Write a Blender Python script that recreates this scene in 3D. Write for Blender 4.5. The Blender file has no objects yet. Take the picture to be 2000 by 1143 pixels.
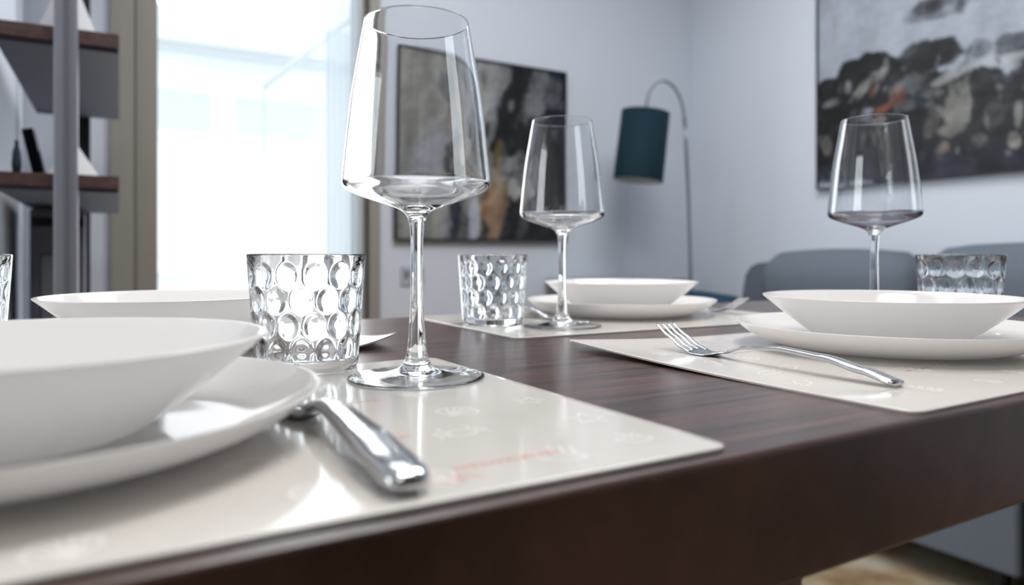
import bpy, bmesh, math, random
import numpy as np
from mathutils import Vector, Matrix

sc = bpy.context.scene
COL = sc.collection
R = math.radians
random.seed(7)

# ---------------------------------------------------------------- camera
# world: origin under the lens at table-top height, X along the table, Y towards the back wall, metres
TH = R(30.36)
CAM_H = 0.08
SI, CO = math.sin(TH), math.cos(TH)
cam = bpy.data.cameras.new('camera')
camo = bpy.data.objects.new('camera', cam)
COL.objects.link(camo)
camo.location = (0, 0, CAM_H)
camo.rotation_euler = (R(90), 0, -TH)
cam.sensor_width = 36
cam.lens = 25.2
cam.shift_y = -71.5 / 2000
cam.clip_start = 0.01
cam.dof.use_dof = True
cam.dof.focus_distance = 0.53
cam.dof.aperture_fstop = 5.0
sc.camera = camo

# ---------------------------------------------------------------- world, exposure, lights
w = bpy.data.worlds.new('world')
sc.world = w
w.use_nodes = True
bg = w.node_tree.nodes['Background']
bg.inputs[0].default_value = (0.93, 0.965, 1.0, 1)
bg.inputs[1].default_value = 2.15
vs = sc.view_settings
vs.view_transform = 'Standard'
vs.look = 'None'
vs.gamma = 1
vs.use_curve_mapping = False
vs.exposure = 0.0
cy = sc.cycles
cy.max_bounces = 20
cy.diffuse_bounces = 5
cy.glossy_bounces = 8
cy.transmission_bounces = 20
cy.transparent_max_bounces = 16
cy.sample_clamp_indirect = 12.0
cy.blur_glossy = 0.6
cy.caustics_reflective = False


def area(name, loc, target, sx, sy, power, col=(1, 1, 1), shape='RECTANGLE'):
    l = bpy.data.lights.new(name, 'AREA')
    l.shape = shape
    l.size = sx
    if shape in ('RECTANGLE', 'ELLIPSE'):
        l.size_y = sy
    l.energy = power
    l.color = col
    o = bpy.data.objects.new(name, l)
    COL.objects.link(o)
    o.location = loc
    d = Vector(target) - Vector(loc)
    o.rotation_euler = d.to_track_quat('-Z', 'Y').to_euler()
    return o


# daylight at the back window; the left window light is added fill
area('daylight_back_window', (0.575, 2.80, 0.55), (0.575, 0, 0.55), 0.72, 2.2, 13, (0.96, 0.98, 1.0))
area('fill_left_window', (-2.45, 0.97, 0.6), (0, 0.97, 0.6), 1.2, 1.9, 28, (0.95, 0.975, 1.0))


# ---------------------------------------------------------------- material helpers
def s2l(c):
    return tuple(((v / 255) / 12.92 if v / 255 <= 0.04045 else ((v / 255 + 0.055) / 1.055) ** 2.4) for v in c)


def mat(name, rgb, rough=0.5, metal=0.0, spec=0.5, coat=0.0, lin=False, noise=0.0, nscale=20, bump=0.0, bscale=200, stretch=None, trans=0.0, ior=1.45):
    m = bpy.data.materials.new(name)
    m.use_nodes = True
    nt = m.node_tree
    p = nt.nodes['Principled BSDF']
    c = rgb if lin else s2l(rgb)
    p.inputs['Base Color'].default_value = (*c, 1)
    p.inputs['Roughness'].default_value = rough
    p.inputs['Metallic'].default_value = metal
    p.inputs['Specular IOR Level'].default_value = spec
    p.inputs['Coat Weight'].default_value = coat
    p.inputs['Coat Roughness'].default_value = 0.05
    p.inputs['Transmission Weight'].default_value = trans
    p.inputs['IOR'].default_value = ior
    tc = nt.nodes.new('ShaderNodeTexCoord')
    mp = nt.nodes.new('ShaderNodeMapping')
    nt.links.new(tc.outputs['Object'], mp.inputs[0])
    if stretch:
        mp.inputs['Scale'].default_value = stretch
    if noise > 0:
        n = nt.nodes.new('ShaderNodeTexNoise')
        n.inputs['Scale'].default_value = nscale
        n.inputs['Detail'].default_value = 5
        nt.links.new(mp.outputs[0], n.inputs['Vector'])
        r = nt.nodes.new('ShaderNodeValToRGB')
        r.color_ramp.elements[0].position = 0.3
        r.color_ramp.elements[1].position = 0.7
        r.color_ramp.elements[0].color = (*[v * (1 - noise) for v in c], 1)
        r.color_ramp.elements[1].color = (*[min(1, v * (1 + noise)) for v in c], 1)
        nt.links.new(n.outputs['Fac'], r.inputs[0])
        nt.links.new(r.outputs[0], p.inputs['Base Color'])
    if bump > 0:
        n2 = nt.nodes.new('ShaderNodeTexNoise')
        n2.inputs['Scale'].default_value = bscale
        n2.inputs['Detail'].default_value = 3
        nt.links.new(mp.outputs[0], n2.inputs['Vector'])
        b = nt.nodes.new('ShaderNodeBump')
        b.inputs['Strength'].default_value = bump
        b.inputs['Distance'].default_value = 0.002
        nt.links.new(n2.outputs['Fac'], b.inputs['Height'])
        nt.links.new(b.outputs[0], p.inputs['Normal'])
    return m


def glass_mat(name, ior, tint=(1, 1, 1)):
    m = bpy.data.materials.new(name)
    m.use_nodes = True
    nt = m.node_tree
    nt.nodes.remove(nt.nodes['Principled BSDF'])
    g = nt.nodes.new('ShaderNodeBsdfGlass')
    g.inputs['Color'].default_value = (*tint, 1)
    g.inputs['Roughness'].default_value = 0.0
    g.inputs['IOR'].default_value = ior
    nt.links.new(g.outputs[0], nt.nodes['Material Output'].inputs[0])
    return m


def pane_mat(name, tint, refl):
    m = bpy.data.materials.new(name)
    m.use_nodes = True
    nt = m.node_tree
    nt.nodes.remove(nt.nodes['Principled BSDF'])
    t = nt.nodes.new('ShaderNodeBsdfTransparent')
    t.inputs[0].default_value = (*tint, 1)
    g = nt.nodes.new('ShaderNodeBsdfGlossy')
    g.inputs['Roughness'].default_value = 0.02
    mx = nt.nodes.new('ShaderNodeMixShader')
    mx.inputs[0].default_value = refl
    nt.links.new(t.outputs[0], mx.inputs[1])
    nt.links.new(g.outputs[0], mx.inputs[2])
    nt.links.new(mx.outputs[0], nt.nodes['Material Output'].inputs[0])
    return m


def sheer_mat(name, rgb, open_):
    m = bpy.data.materials.new(name)
    m.use_nodes = True
    nt = m.node_tree
    nt.nodes.remove(nt.nodes['Principled BSDF'])
    t = nt.nodes.new('ShaderNodeBsdfTransparent')
    tl = nt.nodes.new('ShaderNodeBsdfTranslucent')
    tl.inputs[0].default_value = (*rgb, 1)
    df = nt.nodes.new('ShaderNodeBsdfDiffuse')
    df.inputs[0].default_value = (*rgb, 1)
    m1 = nt.nodes.new('ShaderNodeMixShader')
    m1.inputs[0].default_value = 0.35
    m2 = nt.nodes.new('ShaderNodeMixShader')
    m2.inputs[0].default_value = open_
    nt.links.new(tl.outputs[0], m1.inputs[1])
    nt.links.new(df.outputs[0], m1.inputs[2])
    nt.links.new(m1.outputs[0], m2.inputs[1])
    nt.links.new(t.outputs[0], m2.inputs[2])
    nt.links.new(m2.outputs[0], nt.nodes['Material Output'].inputs[0])
    return m


def wood_mat(name, dark, light, rough, scale, bump=0.15, spec=0.5):
    """long grain running along the object's X axis"""
    m = bpy.data.materials.new(name)
    m.use_nodes = True
    nt = m.node_tree
    p = nt.nodes['Principled BSDF']
    p.inputs['Roughness'].default_value = rough
    p.inputs['Specular IOR Level'].default_value = spec
    tc = nt.nodes.new('ShaderNodeTexCoord')
    mp = nt.nodes.new('ShaderNodeMapping')
    mp.inputs['Scale'].default_value = scale
    nt.links.new(tc.outputs['Object'], mp.inputs[0])
    n = nt.nodes.new('ShaderNodeTexNoise')
    n.inputs['Scale'].default_value = 1.0
    n.inputs['Detail'].default_value = 8
    n.inputs['Roughness'].default_value = 0.65
    nt.links.new(mp.outputs[0], n.inputs['Vector'])
    r = nt.nodes.new('ShaderNodeValToRGB')
    r.color_ramp.elements[0].position = 0.36
    r.color_ramp.elements[1].position = 0.68
    r.color_ramp.elements[0].color = (*dark, 1)
    r.color_ramp.elements[1].color = (*light, 1)
    nt.links.new(n.outputs['Fac'], r.inputs[0])
    nt.links.new(r.outputs[0], p.inputs['Base Color'])
    b = nt.nodes.new('ShaderNodeBump')
    b.inputs['Strength'].default_value = bump
    b.inputs['Distance'].default_value = 0.0006
    nt.links.new(n.outputs['Fac'], b.inputs['Height'])
    nt.links.new(b.outputs[0], p.inputs['Normal'])
    return m


def attr_mat(name, rough=0.6):
    m = bpy.data.materials.new(name)
    m.use_nodes = True
    nt = m.node_tree
    p = nt.nodes['Principled BSDF']
    p.inputs['Roughness'].default_value = rough
    p.inputs['Specular IOR Level'].default_value = 0.3
    a = nt.nodes.new('ShaderNodeVertexColor')
    a.layer_name = 'paint'
    nt.links.new(a.outputs[0], p.inputs['Base Color'])
    return m


M = {}
M['wall'] = mat('wall_paint', (210, 216, 226), 0.85, spec=0.2, noise=0.012, nscale=3, bump=0.04, bscale=300)
M['wallfront'] = mat('taupe_wall_paint', (76, 72, 70), 0.85, spec=0.2)
M['ceiling'] = mat('ceiling_paint', (228, 230, 233), 0.9, spec=0.1)
M['frame'] = mat('beige_frame', (150, 145, 137), 0.5, noise=0.04, nscale=4, stretch=(30, 30, 1))
M['jointshade'] = mat('grey_joint_shade', (78, 76, 74), 0.7)
M['floor'] = wood_mat('floor_boards', s2l((120, 95, 70)), s2l((165, 140, 110)), 0.4, (2, 30, 2))
M['table'] = wood_mat('wenge_laminate', s2l((32, 21, 18)), s2l((100, 69, 60)), 0.28, (6, 140, 6), 0.3, 0.7)
M['table'].node_tree.nodes['Principled BSDF'].inputs['Coat Weight'].default_value = 0.08
M['table'].node_tree.nodes['Principled BSDF'].inputs['Coat Roughness'].default_value = 0.22
M['mat'] = mat('beige_vinyl', (214, 209, 203), 0.12, spec=0.5, noise=0.015, nscale=60)
M['mat_icon'] = mat('pale_print', (236, 232, 227), 0.12)
M['mat_red'] = mat('red_print', (226, 150, 132), 0.18)
M['opal'] = mat('white_opal_glass', (240, 238, 237), 0.07, spec=0.55)
M['steel'] = mat('polished_steel', (205, 206, 208), 0.13, metal=1.0)
M['glass'] = glass_mat('crystal_glass', 1.5, (0.985, 0.99, 0.995))
M['pressed'] = glass_mat('pressed_glass', 1.5, (0.975, 0.985, 0.99))
M['pane'] = pane_mat('window_pane', (0.97, 0.985, 0.98), 0.05)
M['sheer'] = sheer_mat('sheer_curtain', (0.86, 0.92, 0.98), 0.25)
M['blackframe'] = mat('thin_black_frame', (38, 38, 42), 0.5)
M['paint'] = attr_mat('oil_paint', 0.55)
M['teal'] = mat('teal_shade_fabric', (12, 40, 52), 0.8, spec=0.3, bump=0.15, bscale=500)
M['tealvelvet'] = mat('teal_velvet', (16, 50, 70), 0.8, spec=0.3)
M['shadewhite'] = mat('shade_lining', (215, 215, 215), 0.7)
M['lampmetal'] = mat('brushed_lamp_metal', (140, 146, 154), 0.35, metal=0.8)
M['sofa'] = mat('grey_sofa_fabric', (101, 109, 119), 0.9, spec=0.2, noise=0.05, nscale=150, bump=0.2, bscale=600)
M['sofafoot'] = mat('dark_foot', (30, 30, 32), 0.5)
M['shelfwood'] = wood_mat('walnut_shelf', s2l((66, 47, 46)), s2l((98, 74, 70)), 0.5, (40, 4, 90))
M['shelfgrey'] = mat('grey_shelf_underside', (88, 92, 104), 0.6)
M['post'] = mat('grey_metal_post', (128, 131, 142), 0.45, metal=0.15)
M['groove'] = mat('post_groove_grey', (92, 95, 106), 0.5)
M['postdark'] = mat('black_metal_post', (22, 24, 30), 0.5)
M['cabinet'] = mat('grey_cabinet', (112, 114, 122), 0.6)
M['black'] = mat('matt_black', (16, 18, 24), 0.5)
M['gloss_black'] = mat('glossy_black', (10, 13, 20), 0.12)
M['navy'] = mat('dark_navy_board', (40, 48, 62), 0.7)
M['white'] = mat('white_ceramic', (235, 238, 242), 0.4)
M['socket'] = mat('grey_socket_plastic', (178, 182, 192), 0.4)
M['consolegrey'] = mat('grey_console_paint', (158, 166, 170), 0.6)
M['facade'] = mat('white_render', (238, 240, 240), 0.9, noise=0.03, nscale=2)
M['facadeshade'] = mat('pale_blue_shutter', (212, 219, 225), 0.8)
M['awning'] = mat('pale_grey_metal', (226, 231, 235), 0.6)
M['pavement'] = mat('pale_paving', (225, 226, 226), 0.9)
M['lampwhite'] = mat('white_enamel', (235, 235, 235), 0.4)


def opal_mat(m, fac):
    # opal glass lets some light through
    nt = m.node_tree
    p = nt.nodes['Principled BSDF']
    t = nt.nodes.new('ShaderNodeBsdfTranslucent')
    t.inputs[0].default_value = (0.96, 0.95, 0.945, 1)
    mx = nt.nodes.new('ShaderNodeMixShader')
    mx.inputs[0].default_value = fac
    nt.links.new(p.outputs[0], mx.inputs[1])
    nt.links.new(t.outputs[0], mx.inputs[2])
    nt.links.new(mx.outputs[0], nt.nodes['Material Output'].inputs[0])


opal_mat(M['opal'], 0.3)


def rug_mat():
    m = bpy.data.materials.new('worn_vintage_rug')
    m.use_nodes = True
    nt = m.node_tree
    p = nt.nodes['Principled BSDF']
    p.inputs['Roughness'].default_value = 0.95
    p.inputs['Specular IOR Level'].default_value = 0.1
    tc = nt.nodes.new('ShaderNodeTexCoord')
    n = nt.nodes.new('ShaderNodeTexNoise')
    n.inputs['Scale'].default_value = 6
    n.inputs['Detail'].default_value = 6
    nt.links.new(tc.outputs['Object'], n.inputs['Vector'])
    r = nt.nodes.new('ShaderNodeValToRGB')
    e = r.color_ramp.elements
    e[0].position, e[0].color = 0.3, (*s2l((112, 88, 64)), 1)
    e[1].position, e[1].color = 0.72, (*s2l((160, 152, 138)), 1)
    k = e.new(0.45)
    k.color = (*s2l((138, 120, 94)), 1)
    k = e.new(0.56)
    k.color = (*s2l((150, 139, 120)), 1)
    nt.links.new(n.outputs['Fac'], r.inputs[0])
    nt.links.new(r.outputs[0], p.inputs['Base Color'])
    return m


M['rug'] = rug_mat()


# ---------------------------------------------------------------- mesh helpers
def obj(name, verts, faces, m, parent=None, smooth=False, loc=(0, 0, 0), rotz=0.0):
    me = bpy.data.meshes.new(name)
    me.from_pydata([tuple(v) for v in verts], [], [tuple(f) for f in faces])
    bm = bmesh.new()
    bm.from_mesh(me)
    bmesh.ops.recalc_face_normals(bm, faces=bm.faces)
    bm.to_mesh(me)
    bm.free()
    me.materials.append(m)
    if smooth:
        for p in me.polygons:
            p.use_smooth = True
    o = bpy.data.objects.new(name, me)
    COL.objects.link(o)
    o.location = loc
    o.rotation_euler.z = rotz
    if parent:
        o.parent = parent
    return o


class MB:
    def __init__(self):
        self.v, self.f = [], []

    def add(self, verts, faces, mtx=None):
        n = len(self.v)
        self.v += [(mtx @ Vector(v)) if mtx is not None else Vector(v) for v in verts]
        self.f += [tuple(i + n for i in f) for f in faces]
        return self

    def box(self, x0, x1, y0, y1, z0, z1, mtx=None):
        v = [(x, y, z) for z in (z0, z1) for y in (y0, y1) for x in (x0, x1)]
        f = [(0, 2, 3, 1), (4, 5, 7, 6), (0, 1, 5, 4), (2, 6, 7, 3), (0, 4, 6, 2), (1, 3, 7, 5)]
        return self.add(v, f, mtx)

    def rbox(self, x0, x1, y0, y1, z0, z1, r, seg=3, mtx=None):
        bm = bmesh.new()
        bmesh.ops.create_cube(bm, size=1)
        for v in bm.verts:
            v.co = Vector(((x0 + x1) / 2 + v.co.x * (x1 - x0), (y0 + y1) / 2 + v.co.y * (y1 - y0), (z0 + z1) / 2 + v.co.z * (z1 - z0)))
        bmesh.ops.bevel(bm, geom=list(bm.edges), offset=r, segments=seg, profile=0.5, affect='EDGES')
        bm.verts.index_update()
        self.add([v.co.copy() for v in bm.verts], [[v.index for v in f.verts] for f in bm.faces], mtx)
        bm.free()
        return self

    def tube(self, pts, rad, n=16, caps=True):
        pts = [Vector(p) for p in pts]
        rs = rad if isinstance(rad, (list, tuple)) else [rad] * len(pts)
        base = len(self.v)
        t0 = (pts[1] - pts[0]).normalized()
        up = Vector((0, 0, 1)) if abs(t0.z) < 0.9 else Vector((0, 1, 0))
        x = t0.cross(up).normalized()
        for i, p in enumerate(pts):
            t = (pts[min(i + 1, len(pts) - 1)] - pts[max(i - 1, 0)]).normalized()
            x = (x - t * x.dot(t)).normalized()
            y = t.cross(x)
            for k in range(n):
                a = 2 * math.pi * k / n
                self.v.append(p + (x * math.cos(a) + y * math.sin(a)) * rs[i])
        for i in range(len(pts) - 1):
            for k in range(n):
                a, b = base + i * n + k, base + i * n + (k + 1) % n
                self.f.append((a, b, b + n, a + n))
        if caps:
            self.f.append(tuple(base + k for k in range(n)))
            self.f.append(tuple(base + (len(pts) - 1) * n + k for k in range(n)))
        return self

    def build(self, name, m, parent=None, smooth=False, loc=(0, 0, 0), rotz=0.0):
        return obj(name, self.v, self.f, m, parent, smooth, loc, rotz)


def lathe(prof, n=96):
    v, f = [], []
    rings = []
    for r, z in prof:
        if r < 1e-7:
            rings.append([len(v)])
            v.append((0, 0, z))
        else:
            rings.append(list(range(len(v), len(v) + n)))
            v += [(r * math.cos(2 * math.pi * k / n), r * math.sin(2 * math.pi * k / n), z) for k in range(n)]
    for a, b in zip(rings[:-1], rings[1:]):
        for k in range(n):
            k2 = (k + 1) % n
            if len(a) == 1 and len(b) == 1:
                continue
            if len(a) == 1:
                f.append((a[0], b[k], b[k2]))
            elif len(b) == 1:
                f.append((a[k], a[k2], b[0]))
            else:
                f.append((a[k], a[k2], b[k2], b[k]))
    return v, f


def smooth_prof(p, sub=4):
    out = []
    n = len(p)
    for i in range(n - 1):
        p0, p1, p2, p3 = p[max(i - 1, 0)], p[i], p[i + 1], p[min(i + 2, n - 1)]
        # centripetal-ish: limit tangents by the segment length
        d = math.hypot(p2[0] - p1[0], p2[1] - p1[1])

        def tan(a, b, c):
            l = math.hypot(c[0] - a[0], c[1] - a[1]) + 1e-9
            return ((c[0] - a[0]) / l * d, (c[1] - a[1]) / l * d)
        m1 = tan(p0, p1, p2) if i > 0 else (p2[0] - p1[0], p2[1] - p1[1])
        m2 = tan(p1, p2, p3) if i < n - 2 else (p2[0] - p1[0], p2[1] - p1[1])
        for k in range(sub):
            t = k / sub
            h00, h10, h01, h11 = 2 * t**3 - 3 * t * t + 1, t**3 - 2 * t * t + t, -2 * t**3 + 3 * t * t, t**3 - t * t
            out.append((max(0, h00 * p1[0] + h10 * m1[0] + h01 * p2[0] + h11 * m2[0]), h00 * p1[1] + h10 * m1[1] + h01 * p2[1] + h11 * m2[1]))
    out.append(p[-1])
    return out


def empty(name, loc=(0, 0, 0), rotz=0.0):
    o = bpy.data.objects.new(name, None)
    o.empty_display_size = 0.02
    COL.objects.link(o)
    o.location = loc
    o.rotation_euler.z = rotz
    return o


def tag(o, label=None, cat=None, group=None, kind=None):
    if label:
        o['label'] = label
    if cat:
        o['category'] = cat
    if group:
        o['group'] = group
    if kind:
        o['kind'] = kind
    return o


def copy_tree(o, parent=None):
    c = o.copy()
    COL.objects.link(c)
    c.parent = parent
    for ch in list(o.children):
        copy_tree(ch, c)
    return c


def interp(keys, s):
    for (a, va), (b, vb) in zip(keys[:-1], keys[1:]):
        if s <= b:
            t = (s - a) / (b - a)
            t = max(0, min(1, t))
            t = t * t * (3 - 2 * t) * 0.5 + t * 0.5
            return va + (vb - va) * t
    return keys[-1][1]


FLOOR = -0.75
CEIL = 1.95
YB = 2.87     # back wall
XR = 2.81     # right wall
XL = -0.19   # left wall beside the shelf
YF = -4.6     # wall behind the camera
XLL = -2.2    # far left wall

# ================================================================ setting
MB().box(XLL - .2, XR + .2, YF - .2, YB + .2, FLOOR - .1, FLOOR).build('floor', M['floor'])['kind'] = 'structure'
MB().box(XLL - .2, XR + .2, YF - .2, YB + .2, CEIL, CEIL + .1).build('ceiling', M['ceiling'])['kind'] = 'structure'
# back wall with the tall window opening
WX0, WX1, WZT = 0.055, 1.035, 1.72     # opening incl. frames
wb = MB()
wb.box(XL - .2, WX0, YB, YB + .2, FLOOR, CEIL)
wb.box(WX1, XR + .2, YB, YB + .2, FLOOR, CEIL)
wb.box(WX0, WX1, YB, YB + .2, WZT, CEIL)
wb.build('wall_back', M['wall'])['kind'] = 'structure'
MB().box(XR, XR + .2, YF, YB, FLOOR, CEIL).build('wall_right', M['wall'])['kind'] = 'structure'
wl = MB()
wl.box(XL - .2, XL, 1.72, YB, FLOOR, CEIL)
wl.box(XLL, XL - .2, 1.72, 1.92, FLOOR, CEIL)
wl.box(XLL - .2, XLL, YF, .35, FLOOR, CEIL)
wl.box(XLL - .2, XLL, 1.6, 1.92, FLOOR, CEIL)
wl.box(XLL - .2, XLL, 0.35, 1.6, FLOOR, -0.4)
wl.box(XLL - .2, XLL, 0.35, 1.6, 1.6, CEIL)
wl.build('wall_left', M['wall'])['kind'] = 'structure'
wf = MB()
wf.box(XLL - .2, XR + .2, YF - .2, YF, FLOOR, CEIL)
wf.build('wall_front', M['wallfront'])['kind'] = 'structure'


def window(name, outer, inner, axis, pos, depth, m):
    """outer/inner = (a0,a1,z0,z1); axis 'x' -> spans X at y=pos; 'y' -> spans Y at x=pos"""
    root = empty(name, (0, 0, 0))
    root['kind'] = 'structure'

    def bx(a0, a1, z0, z1, d0, d1):
        b = MB()
        if axis == 'x':
            b.box(a0, a1, pos + d0, pos + d1, z0, z1)
        else:
            b.box(pos + d0, pos + d1, a0, a1, z0, z1)
        return b
    o, i = outer, inner
    for (a0, a1, z0, z1) in ((o[0], i[0], o[2], o[3]), (i[1], o[1], o[2], o[3]), (i[0], i[1], i[3], o[3]), (i[0], i[1], o[2], i[2])):
        bx(a0, a1, z0, z1, 0, depth).build('window_frame', m, root)
    bx(i[0], i[1], i[2], i[3], depth * .5, depth * .5 + .006).build('glass_pane', M['pane'], root)
    return root, bx


# window_1: beige jambs; the left one in two steps with a shadow joint, as the right one
win1, bx1 = window('window_1', (0.128, 0.992, FLOOR, 1.72), (0.205, 0.945, FLOOR + .06, 1.64), 'x', YB + .02, .08, M['frame'])
for (a0, a1) in ((0.055, 0.128), (0.992, 1.035)):
    MB().box(a0, a1, YB - .02, YB + .1, FLOOR, 1.72).build('window_casing', M['frame'], win1)
MB().box(0.055, 1.035, YB - .02, YB + .1, 1.72, 1.80).build('window_casing', M['frame'], win1)
for (a0, a1) in ((0.128, 0.135), (0.985, 0.992)):
    MB().box(a0, a1, YB - .002, YB + .021, FLOOR, 1.72).build('joint_shade_strip', M['jointshade'], win1)  # dark strip gives the recessed joint its shadow line
window('added_fill_window', (.35, 1.6, -0.4, 1.6), (.41, 1.54, -0.34, 1.54), 'y', XLL - .12, .06, M['frame'])  # unseen opening added for the fill light from the left
MB().box(1.04, XR, YB - .012, YB, FLOOR, FLOOR + .08).build('baseboard_back', M['ceiling'])['kind'] = 'structure'
MB().box(XR - .012, XR, YF, YB - .012, FLOOR, FLOOR + .08).build('baseboard_right', M['ceiling'])['kind'] = 'structure'

# sheer curtain gathered at the right side of window_1
cv, cf = [], []
NX = 60
for j, z in enumerate((FLOOR + .03, 0.5, 1.62)):
    for i in range(NX + 1):
        t = i / NX
        cv.append((0.80 + .15 * t, YB - .035 + .012 * math.sin(t * 38), z))
for j in range(2):
    for i in range(NX):
        a = j * (NX + 1) + i
        cf.append((a, a + 1, a + NX + 2, a + NX + 1))
cu = obj('sheer_curtain', cv, cf, M['sheer'], None, True)
tag(cu, 'translucent pale blue sheer strip hanging at the right of the window', 'curtain')
rod = MB().tube([(0.79, YB - .035, 1.625), (0.96, YB - .035, 1.625)], .006, 10).build('curtain_rod', M['lampmetal'], cu)

# ================================================================ outdoors
ground = MB().box(-14, 14, YB + .25, 16, -3.9, -3.8).build('ground', M['pavement'])
ground['kind'] = 'structure'
bld = empty('apartment_building', (0, 9.0, -3.8))
tag(bld, 'overexposed white building across the street, seen through the window', 'building')
MB().box(-9, 11, 0, 1, 0, 6.2).build('facade_wall', M['facade'], bld)
MB().box(-9.2, 11.2, -.6, .4, 6.2, 6.55).build('cornice', M['facadeshade'], bld)
for (x0, x1, z0, z1) in ((0.0, 1.2, 5.3, 5.76), (1.47, 2.53, 5.3, 5.76), (-2.0, -1.0, 4.95, 5.75), (3.3, 4.3, 4.95, 5.75), (0.0, .95, 2.2, 3.2), (1.35, 2.45, 2.2, 3.2)):
    wn = MB().box(x0, x1, -.03, .02, z0, z1).build('window_shutter', M['facadeshade'], bld)
    MB().box(x0 - .06, x1 + .06, -.06, 0, z0 - .08, z0).build('window_ledge', M['facade'], wn)
MB().box(-9, 11, -.35, 0, 3.7, 3.8).build('string_course', M['facade'], bld)
awn = empty('awning_frame', (.836, 4.2, -3.8))
tag(awn, 'pale metal post with a slanting awning arm outside the window', 'awning')
MB().tube([(0, 0, 0), (0, 0, 4.834)], .008, 10).build('post', M['awning'], awn)
MB().tube([(0, 0, 4.834), (.58, 0, 5.37)], .018, 10).build('arm', M['awning'], awn)
MB().tube([(-1.6, .06, 5.02), (1.4, .06, 5.05)], [.04, .012], 10).build('crossbar', M['awning'], awn)

# ================================================================ shelf unit (left)
shelf = empty('shelf_unit', (.05 * (1 - math.cos(R(1.6))) - 1.75 * math.sin(R(1.6)), 1.75 * (1 - math.cos(R(1.6))) + .05 * math.sin(R(1.6)), FLOOR), R(-1.6))
tag(shelf, 'tall open shelf unit with walnut shelves on grey metal posts', 'shelf')
SX0, SX1, SY0, SY1 = -.172, .050, 1.75, 2.63
for z0, z1 in ((.522, .554), (.220, .250), (-.30, -.27), (1.10, 1.13)):
    sb = MB().box(SX0, SX1, SY0, SY1, z0 + .004 - FLOOR, z1 - FLOOR).build('shelf_board', M['shelfwood'], shelf)
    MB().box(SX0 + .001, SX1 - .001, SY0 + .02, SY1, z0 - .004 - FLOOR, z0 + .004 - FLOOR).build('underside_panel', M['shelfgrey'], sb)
for y, m, nm, x0, x1 in ((SY0 - .032, 'post', 'front_post', -.067, -.0245), (SY1, 'postdark', 'rear_post', -.078, -.030)):
    MB().rbox(x0, x1, y, y + .032, 0, 2.5, .003, 2).build(nm, M[m], shelf)
MB().rbox(-.048, -.040, SY0 - .036, SY0 - .031, 0, 2.5, .001, 1).build('post_groove', M['groove'], shelf)

cab = empty('grey_cabinet', (-.10, 2.45, FLOOR))
tag(cab, 'grey block standing in for shaded wall, beneath the lower walnut shelf', 'cabinet')
MB().rbox(-.075, .085, -.14, .14, 0.0, .42, .004, 2).build('body', M['cabinet'], cab)
# (kept under the bottom shelf) upper crate stands in for shaded wall, on the bottom shelf
shadebox = empty('shaded_wall_block', (-.085, 2.44, -.27))
tag(shadebox, 'upright grey block standing in for shaded wall, with a black slot, under the lower shelf', 'box')
MB().rbox(-.06, .068, -.12, .12, 0, .475, .004, 2).build('body', M['cabinet'], shadebox)
MB().box(-.055, .066, -.1225, -.119, .43, .455).build('slot', M['black'], shadebox)
binder = empty('navy_folder', (-.075, 2.10, -.27))
tag(binder, 'dark navy folder standing in front of the grey block', 'folder')
MB().rbox(-.03, .025, -.1, .1, 0, .355, .003, 2).build('cover', M['navy'], binder)
MB().box(-.027, .022, -.1005, .08, .006, .352).build('pages', M['cabinet'], binder)

# things on the lower shelf
rem = empty('black_tablet', (-.098, 1.86, .2505))
tag(rem, 'slim black device leaning back on the lower shelf beside the white ornament', 'device')
mt = Matrix.Rotation(R(-12), 4, 'Y')
MB().rbox(-.010, .012, -.05, .05, .004, .10, .003, 2, mt).build('body', M['gloss_black'], rem)
MB().box(.0105, .0135, -.045, .045, .010, .094, mt).build('glass_face', M['steel'], rem)


def wedge(name, label, x, y, z, half, h, dep):
    v = [(-half, -dep, 0), (half, -dep, 0), (half, dep, 0), (-half, dep, 0), (-.006, -dep * .3, h), (.006, -dep * .3, h), (.006, dep * .3, h), (-.006, dep * .3, h)]
    f = [(0, 1, 2, 3), (4, 5, 6, 7), (0, 1, 5, 4), (1, 2, 6, 5), (2, 3, 7, 6), (3, 0, 4, 7)]
    o = obj(name, v, f, M['white'], None, False, (x, y, z))
    return tag(o, label, 'ornament')


wedge('white_ornament', 'white pyramid ornament on the lower shelf, half hidden by the post', -.035, 1.86, .2503, .052, .075, .035)
wedge('white_ornament', 'white pyramid ornament on the upper shelf, cut by the picture top', -.045, 1.84, .5543, .056, .14, .035)
form = obj('slim_dark_form', *lathe([(0, 0), (.007, 0), (.009, .02), (.007, .045), (.004, .058), (.0035, .07), (0, .07)], 24), M['navy'], None, True, (-.135, 1.80, .2503))  # dark lathed form set where a dark patch of unknown cause lies
tag(form, 'slim dark vase at the far left end of the lower shelf', 'form')


# ================================================================ paintings
def fnoise(x, y, seed, octs=4):
    rng = np.random.RandomState(seed)
    out = np.zeros_like(x)
    amp, fr = 1.0, 1.0
    for _ in range(octs):
        for _k in range(3):
            a, b, ph = rng.uniform(-1, 1), rng.uniform(-1, 1), rng.uniform(0, 6.28)
            out += amp * np.sin(fr * (a * x + b * y) * 9 + ph + 1.3 * np.sin(fr * (b * x - a * y) * 7 + ph * 2))
        amp *= 0.55
        fr *= 2.1
    return out / 4.0


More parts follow.
